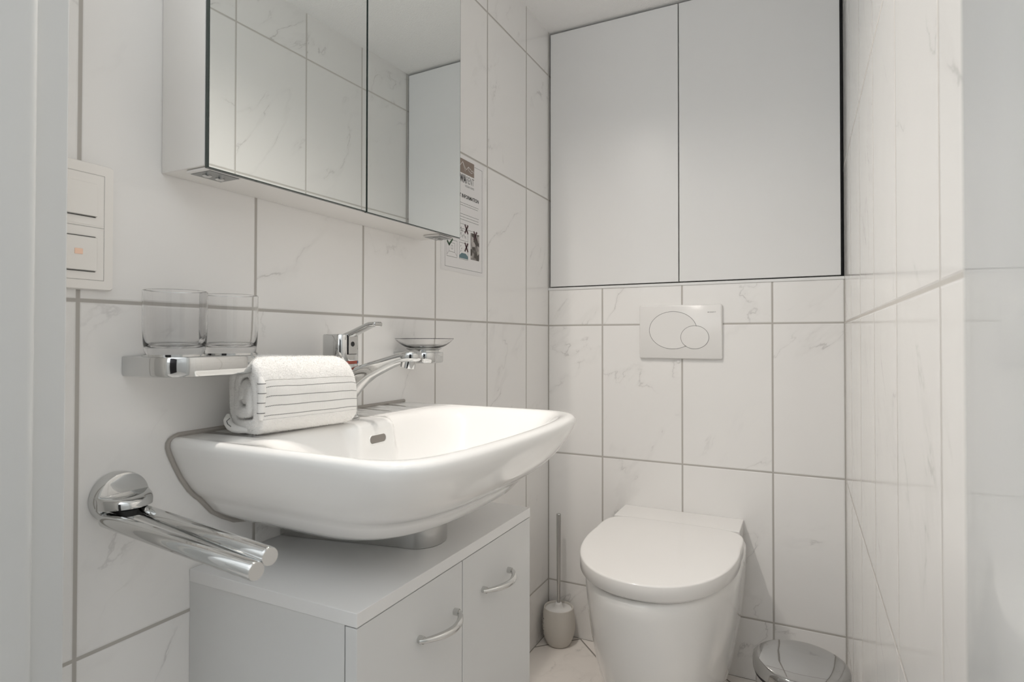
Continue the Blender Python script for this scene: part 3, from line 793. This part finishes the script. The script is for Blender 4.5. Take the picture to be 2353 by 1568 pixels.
# cloth thickness: section outline closed with round ends
inn = offset(path, -2*THK*0.92)
bm = bmesh.new()
NL = 30
prev = None
uvl = bm.loops.layers.uv.new('UVMap')
arc = [0.0]
for a, b in zip(path[:-1], path[1:]): arc.append(arc[-1]+math.hypot(b[0]-a[0], b[1]-a[1]))
sec = path + inn[::-1]; u_of = arc + [-1.0]*len(inn)
rows = []
RE = 0.0052                                # the cloth edge is soft: both ends rounded over
LS = [0.0, 0.0006, 0.0016, 0.0032, 0.0052]; LS = LS+[0.0052+(TL-0.0104)*k/22 for k in range(1, 22)]+[TL-q for q in LS[::-1]]
NL = len(LS)-1
for j in range(NL+1):
    l = LS[j]; le = min(l, TL-l)
    dd = RE-math.sqrt(max(0.0, RE*RE-max(0.0, RE-le)**2))
    sec = offset(path, -dd)+offset(path, -2*THK*0.92+dd)[::-1]
    row = []
    for idx, (x, z) in enumerate(sec):
        # gentle lumps, ends slightly drawn in and uneven
        lump = 0.0016*math.sin(l*38+x*60)+0.0010*math.sin(l*90+z*110+1)
        q_ = idx if idx < len(path) else len(sec)-1-idx
        m_ = 0.0030*math.sin(q_*0.045+1.2)*max(0, 1-l/0.02)+0.0026*math.sin(q_*0.05)*max(0, 1-(TL-l)/0.02)
        cx, cz = 0.0, (TZ0+TZ1)/2
        hh = (z-TZ0)/(TZ1-TZ0)
        wave = 1+lump*6*min(1, max(0, hh*2))
        rndf = 1-0.035*max(0, (abs(l/TL-0.5)-0.42)/0.08)
        xx, zz = cx+(x-cx)*wave*rndf, TZ0+(z-TZ0)*(rndf+lump*2.5) - 0.004*(l/TL)*max(0, hh)
        row.append(bm.verts.new(V3(*tw(xx, zz, l+m_))))
    rows.append(row)
n = len(sec)
for j in range(NL):
    for i in range(n):
        k = (i+1) % n
        f = bm.faces.new((rows[j][i], rows[j][k], rows[j+1][k], rows[j+1][i]))
        uu = (u_of[i], u_of[k], u_of[k], u_of[i]); vv = (j, j, j+1, j+1)
        if min(uu) < 0: uu = (-1, -1, -1, -1)
        for lp, a, b in zip(f.loops, uu, vv): lp[uvl].uv = (a, LS[b])
for j in (0, NL):                       # end faces as strips between the two sides of the cloth
    m2 = len(path)
    for i in range(m2-1):
        q = (rows[j][i], rows[j][i+1], rows[j][n-2-i], rows[j][n-1-i])
        f = bm.faces.new(q if j == 0 else q[::-1])
        for lp in f.loops: lp[uvl].uv = (-1, 0)
# towel material: terry with a flat woven band and four grey stripes, set by the arc length along the cloth
mt = bpy.data.materials.new('white_terry'); mt.use_nodes = True; N = NT(mt); b = mt.node_tree.nodes['Principled BSDF']
uvn = N.n('ShaderNodeUVMap'); uvn.uv_map = 'UVMap'; sp = N.n('ShaderNodeSeparateXYZ'); N.t.links.new(uvn.outputs[0], sp.inputs[0]); u, v = sp.outputs[0], sp.outputs[1]
# arc position of the front face centre
best = min(range(160), key=lambda i: abs(path[i][1]+0.082)+(0 if path[i][0] > 0 else 9)); UC = arc[best]
SDIR = 1 if path[best+1][1] > path[best][1] else -1
wob = N.n('ShaderNodeTexNoise'); wob.inputs['Scale'].default_value = 25; gp = N.n('ShaderNodeNewGeometry'); N.t.links.new(gp.outputs['Position'], wob.inputs['Vector'])
h = N.m('MULTIPLY', N.m('SUBTRACT', u, UC), float(SDIR))
h = N.m('ADD', h, N.m('MULTIPLY', N.m('SUBTRACT', wob.outputs['Fac'], 0.5), 0.003))
stripe = None
for hp in (-0.0215, -0.0085, 0.0045, 0.0175):
    s_ = N.step(N.m('ABSOLUTE', N.m('SUBTRACT', h, hp)), 0.0003, 0.0008, 1.0, 0.0)
    stripe = s_ if stripe is None else N.m('MAXIMUM', stripe, s_)
band = N.step(N.m('ABSOLUTE', N.m('SUBTRACT', h, 0.0)), 0.0265, 0.0275, 1.0, 0.0)
dash = N.step(N.m('SINE', N.m('ADD', N.m('MULTIPLY', v, 2600.0), N.m('MULTIPLY', h, 3000.0))), -0.6, 0.2, 0.35, 1.0)
waf = N.m('MULTIPLY', N.m('SINE', N.m('MULTIPLY', N.m('ADD', v, h), 1700.0)), N.m('SINE', N.m('MULTIPLY', N.m('SUBTRACT', v, h), 1700.0)))
c = N.mix(N.m('MULTIPLY', band, N.step(waf, -0.5, 0.9, 0.0, 0.16)), (0.86, 0.85, 0.83, 1), (0.60, 0.57, 0.55, 1))
c = N.mix(N.m('MULTIPLY', stripe, dash), c, (0.13, 0.13, 0.13, 1))
N.put(b.inputs['Base Color'], c); b.inputs['Roughness'].default_value = 0.95; b.inputs['Specular IOR Level'].default_value = 0.1
b.inputs['Sheen Weight'].default_value = 0.25
ter = N.n('ShaderNodeTexNoise'); ter.inputs['Scale'].default_value = 520; ter.inputs['Detail'].default_value = 3; N.t.links.new(gp.outputs['Position'], ter.inputs['Vector'])
ter2 = N.n('ShaderNodeTexNoise'); ter2.inputs['Scale'].default_value = 110; N.t.links.new(gp.outputs['Position'], ter2.inputs['Vector'])
hh = N.m('ADD', N.m('MULTIPLY', N.m('SUBTRACT', 1.0, band), N.m('ADD', N.m('MULTIPLY', ter.outputs['Fac'], 0.0014), N.m('MULTIPLY', ter2.outputs['Fac'], 0.0018))), N.m('MULTIPLY', band, N.m('ADD', N.m('MULTIPLY', waf, -0.0002), N.m('MULTIPLY', stripe, -0.0006))))
bp = N.n('ShaderNodeBump'); bp.inputs['Strength'].default_value = 0.8; bp.inputs['Distance'].default_value = 1.0; N.put(bp.inputs['Height'], hh); N.t.links.new(bp.outputs['Normal'], b.inputs['Normal'])
body = obj('towel_cloth', bm, mt, t, angle=70)
# pile: short loops standing off the terry faces
me = body.data; me.calc_loop_triangles()
rng = np.random.default_rng(2)
co = np.array([v.co[:] for v in me.vertices]); tri = np.array([q.vertices[:] for q in me.loop_triangles]); lidx = np.array([q.loops[:] for q in me.loop_triangles])
uvs = np.zeros(len(me.loops)*2); me.uv_layers[0].data.foreach_get('uv', uvs); uvs = uvs.reshape(-1, 2)
A, Bv, Cv = co[tri[:, 0]], co[tri[:, 1]], co[tri[:, 2]]
nr = np.cross(Bv-A, Cv-A); ar = np.linalg.norm(nr, axis=1)+1e-12; nr = nr/ar[:, None]
UU = uvs[lidx].mean(axis=1)[:, 0]
hband = (UU-UC)*SDIR
outside = ((UU >= 0) & (UU < arc[159]+0.02)) | (UU < -0.5)
wgt = ar*np.where((np.abs(hband) < 0.0262) & (UU >= 0), 0.0, 1.0)
NH = 90000
pick = rng.choice(len(tri), NH, p=wgt/wgt.sum()); r1, r2_ = rng.random(NH), rng.random(NH); sq = np.sqrt(r1)
P = A[pick]*(1-sq)[:, None]+Bv[pick]*(sq*(1-r2_))[:, None]+Cv[pick]*(sq*r2_)[:, None]
dr = nr[pick]+rng.normal(0, 0.55, (NH, 3)); dr /= np.linalg.norm(dr, axis=1)[:, None]
ln = rng.uniform(0.0010, 0.0027, NH)[:, None]
sd = np.cross(dr, rng.normal(0, 1, (NH, 3))); sd /= np.linalg.norm(sd, axis=1)[:, None]; sd *= 0.0002
VV = np.empty((NH*3, 3)); VV[0::3] = P-sd; VV[1::3] = P+sd; VV[2::3] = P+dr*ln
pm = bpy.data.meshes.new('terry_pile'); pm.from_pydata(VV.tolist(), [], np.arange(NH*3).reshape(-1, 3).tolist())
pm.materials.append(mat('terry_fibre', (0.88, 0.87, 0.85), 0.95, spec=0.1))
po = bpy.data.objects.new('terry_pile', pm); COL.objects.link(po); po.parent = t; po['kind'] = 'stuff'
# the innermost turn of the roll
bm = bmesh.new(); rr_ = []
for l, k in ((0.004, 0.55), (0.0055, 0.9), (0.009, 1.0), (TL-0.009, 1.0), (TL-0.005, 0.8)):
    rr_.append([tw(-0.006+0.0125*k*math.cos(a_)+0.0012*math.sin(3*a_+1), -0.0785+0.0155*k*math.sin(a_)+0.0012*math.cos(4*a_), l) for a_ in [2*math.pi*i/40 for i in range(40)]])
loft(bm, rr_); obj('inner_turn', bm, mat('inner_terry', (0.86, 0.85, 0.83), 0.95, spec=0.1, bump=(420, 0.8, 0.002)), t, angle=70)
# thick bound edge with thread rings where the striped band ends
fx = sorted([p for p in path[:160] if p[0] > 0.02 and -0.112 < p[1] < -0.050], key=lambda p: p[1])
bm = bmesh.new(); tube(bm, [tw(x-0.0052-0.0012*math.sin((z+0.112)*95), z, 0.0008) for x, z in fx], [0.0030+0.0024*min(1, 6*min(i, len(fx)-1-i)/len(fx)) for i in range(len(fx))], 18)
ed = obj('bound_edge', bm, mat('edge_cloth', (0.84, 0.83, 0.81), 0.9, spec=0.1, bump=(500, 0.6, 0.001)), t)
for zz in (-0.0610, -0.0735, -0.0870, -0.0995):
    x, z = min(fx, key=lambda p: abs(p[1]-zz)); c0 = Vector(tw(x-0.0052-0.0012*math.sin((z+0.112)*95), z, 0.0008)); bm = bmesh.new()
    tube(bm, [c0-Vector((0, 0, 0.0005)), c0+Vector((0, 0, 0.0005))], 0.0056, 20); obj('thread_ring', bm, M_line, ed)
# folded hem with grey thread at the near end
bm = bmesh.new()
hp_ = [Vector(p) for p in ((-0.0415, -0.1085, 0.001), (-0.0385, -0.1145, -0.0015), (-0.0340, -0.1195, -0.0030), (-0.0275, -0.1235, -0.0035), (-0.0190, -0.1258, -0.0030), (-0.0100, -0.1268, -0.0015), (0.0, -0.1270, 0.001), (0.010, -0.1270, 0.004))]
fin = []; fr = []
for i in range(len(hp_)-1):
    for k in range(5): fin.append(hp_[i].lerp(hp_[i+1], k/5)); fr.append(0.0058*min(1.0, 0.45+0.55*min(1, len(fr)/6)) if len(fr) < 8 else 0.0058-0.0026*max(0, (len(fr)-20)/16))
tube(bm, [tw(*p) for p in fin], fr, 20)
obj('folded_hem', bm, mat('hem_cloth', (0.84, 0.83, 0.81), 0.9, spec=0.1, bump=(500, 0.6, 0.001)), t)
bm = bmesh.new()
tube(bm, [tw(-0.0315, -0.1125, -0.0020), tw(-0.0310, -0.1160, -0.0070), tw(-0.0255, -0.1195, -0.0086), tw(-0.0180, -0.1225, -0.0082)], 0.0006, 6)
obj('grey_thread', bm, M_line, t)

# ------------------------------------------------------------------ toilet
TXc = 0.4385
t = thing('toilet', 'white wall-hung toilet with a closed lid below the flush plate', 'toilet', (TXc, 0, -0.92))
def dring(hw, yb, yf, z, n=2.2, N=160, back=6):
    """D-shaped ring: straight back at yb, rounded nose at yf"""
    out = []
    ym = yf+(yb-yf)*0.63
    for i in range(N):
        a = 2*math.pi*(i+0.5)/N; c, s = math.cos(a), math.sin(a)
        w = min(max(s/0.35, 0), 1); w = w*w*(3-2*w); e = n
        k = (1-w)*(abs(c)**e+abs(s)**e)**(-1/e)+w*(abs(c)**back+abs(s)**back)**(-1/back)
        out.append((TXc+hw*c*k, ym+((yb-ym) if s > 0 else (ym-yf))*s*k, z))
    return out
bm = bmesh.new()
rings = [dring(0.088, -0.001, -0.385, -0.918), dring(0.112, -0.001, -0.425, -0.915), dring(0.132, -0.001, -0.460, -0.902), dring(0.1475, -0.001, -0.488, -0.874), dring(0.1600, -0.001, -0.516, -0.828), dring(0.170, -0.001, -0.540, -0.770),
         dring(0.1775, -0.001, -0.558, -0.710), dring(0.1830, -0.001, -0.571, -0.650), dring(0.1862, -0.001, -0.579, -0.600), dring(0.1870, -0.001, -0.581, -0.578), dring(0.1850, -0.001, -0.579, -0.5655), dring(0.1795, -0.003, -0.573, -0.5605), dring(0.150, -0.010, -0.54, -0.5598)]
loft(bm, rings); obj('toilet_bowl', bm, M_ceram, t, angle=50)
bm = bmesh.new(); loft(bm, [dring(0.1790, -0.127, -0.569, -0.5596), dring(0.1800, -0.125, -0.571, -0.5580), dring(0.1800, -0.125, -0.571, -0.5540), dring(0.178, -0.127, -0.569, -0.5528)])
obj('toilet_seat', bm, M_seat, t, angle=50)
bm = bmesh.new(); loft(bm, [dring(0.1790, -0.126, -0.5700, -0.5522), dring(0.1868, -0.1222, -0.5826, -0.5516), dring(0.1885, -0.1212, -0.5845, -0.5500), dring(0.1885, -0.1210, -0.5845, -0.5300), dring(0.1885, -0.1210, -0.5845, -0.5212), dring(0.1878, -0.1216, -0.5836, -0.5192), dring(0.1860, -0.1230, -0.5816, -0.5182), dring(0.182, -0.126, -0.577, -0.5180), dring(0.10, -0.20, -0.45, -0.5178)])
obj('toilet_lid', bm, M_seat, t, angle=50)
obj('hinge_cover', B(0.2620, 0.6100, -0.1208, -0.0008, -0.5595, -0.5193), M_seat, t, smooth=False, bevel=0.0025, seg=3)

# ------------------------------------------------------------------ toilet brush
bx_, by_ = 0.0605, -0.0590
t = thing('toilet_brush', 'grey ceramic toilet brush holder with a steel handle in the corner beside the toilet', 'toilet brush', (bx_, by_, -H0))
bm = bmesh.new()
F = -H0
prof = [(0.030, F+0.0005), (0.036, F+0.0020), (0.0405, F+0.010), (0.0455, F+0.022), (0.0500, F+0.036), (0.0530, F+0.052), (0.0525, F+0.075), (0.0500, F+0.097), (0.0478, F+0.113), (0.0465, F+0.1165), (0.0440, F+0.1170), (0.0425, F+0.1150), (0.0418, F+0.109), (0.040, F+0.108)]
lathe(bm, bx_, by_, prof, 72); obj('brush_holder', bm, M_stone, t, angle=50)
bm = bmesh.new(); lathe(bm, bx_, by_, [(0.0410, F+0.1085), (0.0415, F+0.1115), (0.036, F+0.1130), (0.018, F+0.1125), (0.0145, F+0.116), (0.0110, F+0.124), (0.0095, F+0.130), (0.005, F+0.1305)], 48); obj('brush_lid', bm, M_plast, t, angle=70)
bm = bmesh.new(); lathe(bm, bx_, by_, [(0.0056, F+0.129), (0.0062, F+0.22), (0.0076, F+0.405), (0.0076, F+0.411), (0.0066, F+0.4125)], 28); obj('brush_handle', bm, M_steel, t, angle=50)
# black script decoration on the side
bm = bmesh.new()
def onb(a, h):
    rr = 0.0533 if h < 0.062 else (0.0531 if h < 0.075 else 0.0518); a = math.radians(a)
    hs = [q[1]-F for q in prof[:9]]; r_ = float(np.interp(h, hs, [q[0] for q in prof[:9]]))+0.0002
    return (bx_+r_*math.cos(a), by_+r_*math.sin(a), F+h)
def squig(pts, w=0.0005): tube(bm, [onb(a, h) for a, h in pts], w, 6)
A0 = 214
squig([(A0-10, 0.095), (A0-4, 0.090), (A0+2, 0.092), (A0-2, 0.086), (A0+5, 0.083), (A0+10, 0.088), (A0+14, 0.085)])
squig([(A0+3, 0.083), (A0+8, 0.078), (A0+4, 0.073), (A0+10, 0.071), (A0+16, 0.074)])
squig([(A0-8, 0.076), (A0-3, 0.070), (A0+3, 0.068), (A0+8, 0.064), (A0+2, 0.061), (A0+9, 0.058), (A0+17, 0.061)])
squig([(A0-6, 0.058), (A0+1, 0.054), (A0+8, 0.055), (A0+5, 0.050), (A0+12, 0.048), (A0+17, 0.051)])
squig([(A0-4, 0.050), (A0+3, 0.048), (A0+8, 0.044), (A0+12, 0.042)])
obj('script_motif', bm, M_ink, t)

# ------------------------------------------------------------------ pedal bin
cx_, cy_ = 0.7575, -0.3830
t = thing('pedal_bin', 'round polished steel pedal bin on the floor right of the toilet', 'bin', (cx_, cy_, -H0))
bm = bmesh.new(); lathe(bm, cx_, cy_, [(0.088, F+0.0005), (0.091, F+0.004), (0.091, F+0.016), (0.089, F+0.018)], 72); obj('bin_base', bm, M_black, t)
bm = bmesh.new(); lathe(bm, cx_, cy_, [(0.0900, F+0.018), (0.0905, F+0.020), (0.0905, F+0.235), (0.088, F+0.237)], 96); obj('bin_body', bm, M_chrome, t, angle=50)
bm = bmesh.new(); lathe(bm, cx_, cy_, [(0.0880, F+0.236), (0.0935, F+0.237), (0.0935, F+0.243), (0.090, F+0.2445)], 96); obj('bin_rim', bm, M_black, t, angle=50)
m_lid = mat('polished_bin_steel', (0.46, 0.46, 0.455), 0.03, metal=1.0, bump=(9, 0.012, 0.02))
bm = bmesh.new(); lathe(bm, cx_, cy_, [(0.0930, F+0.2440), (0.0962, F+0.2450), (0.0968, F+0.2480), (0.0968, F+0.2630), (0.0958, F+0.2680), (0.0925, F+0.2712), (0.0870, F+0.2725), (0.050, F+0.2745), (0.004, F+0.2755)], 128); obj('bin_lid', bm, m_lid, t, angle=60)
bm = bmesh.new(); box(bm, cx_-0.018, cx_+0.018, cy_-0.118, cy_-0.086, F+0.006, F+0.012); obj('pedal', bm, M_chrome, t, bevel=0.002, smooth=False)
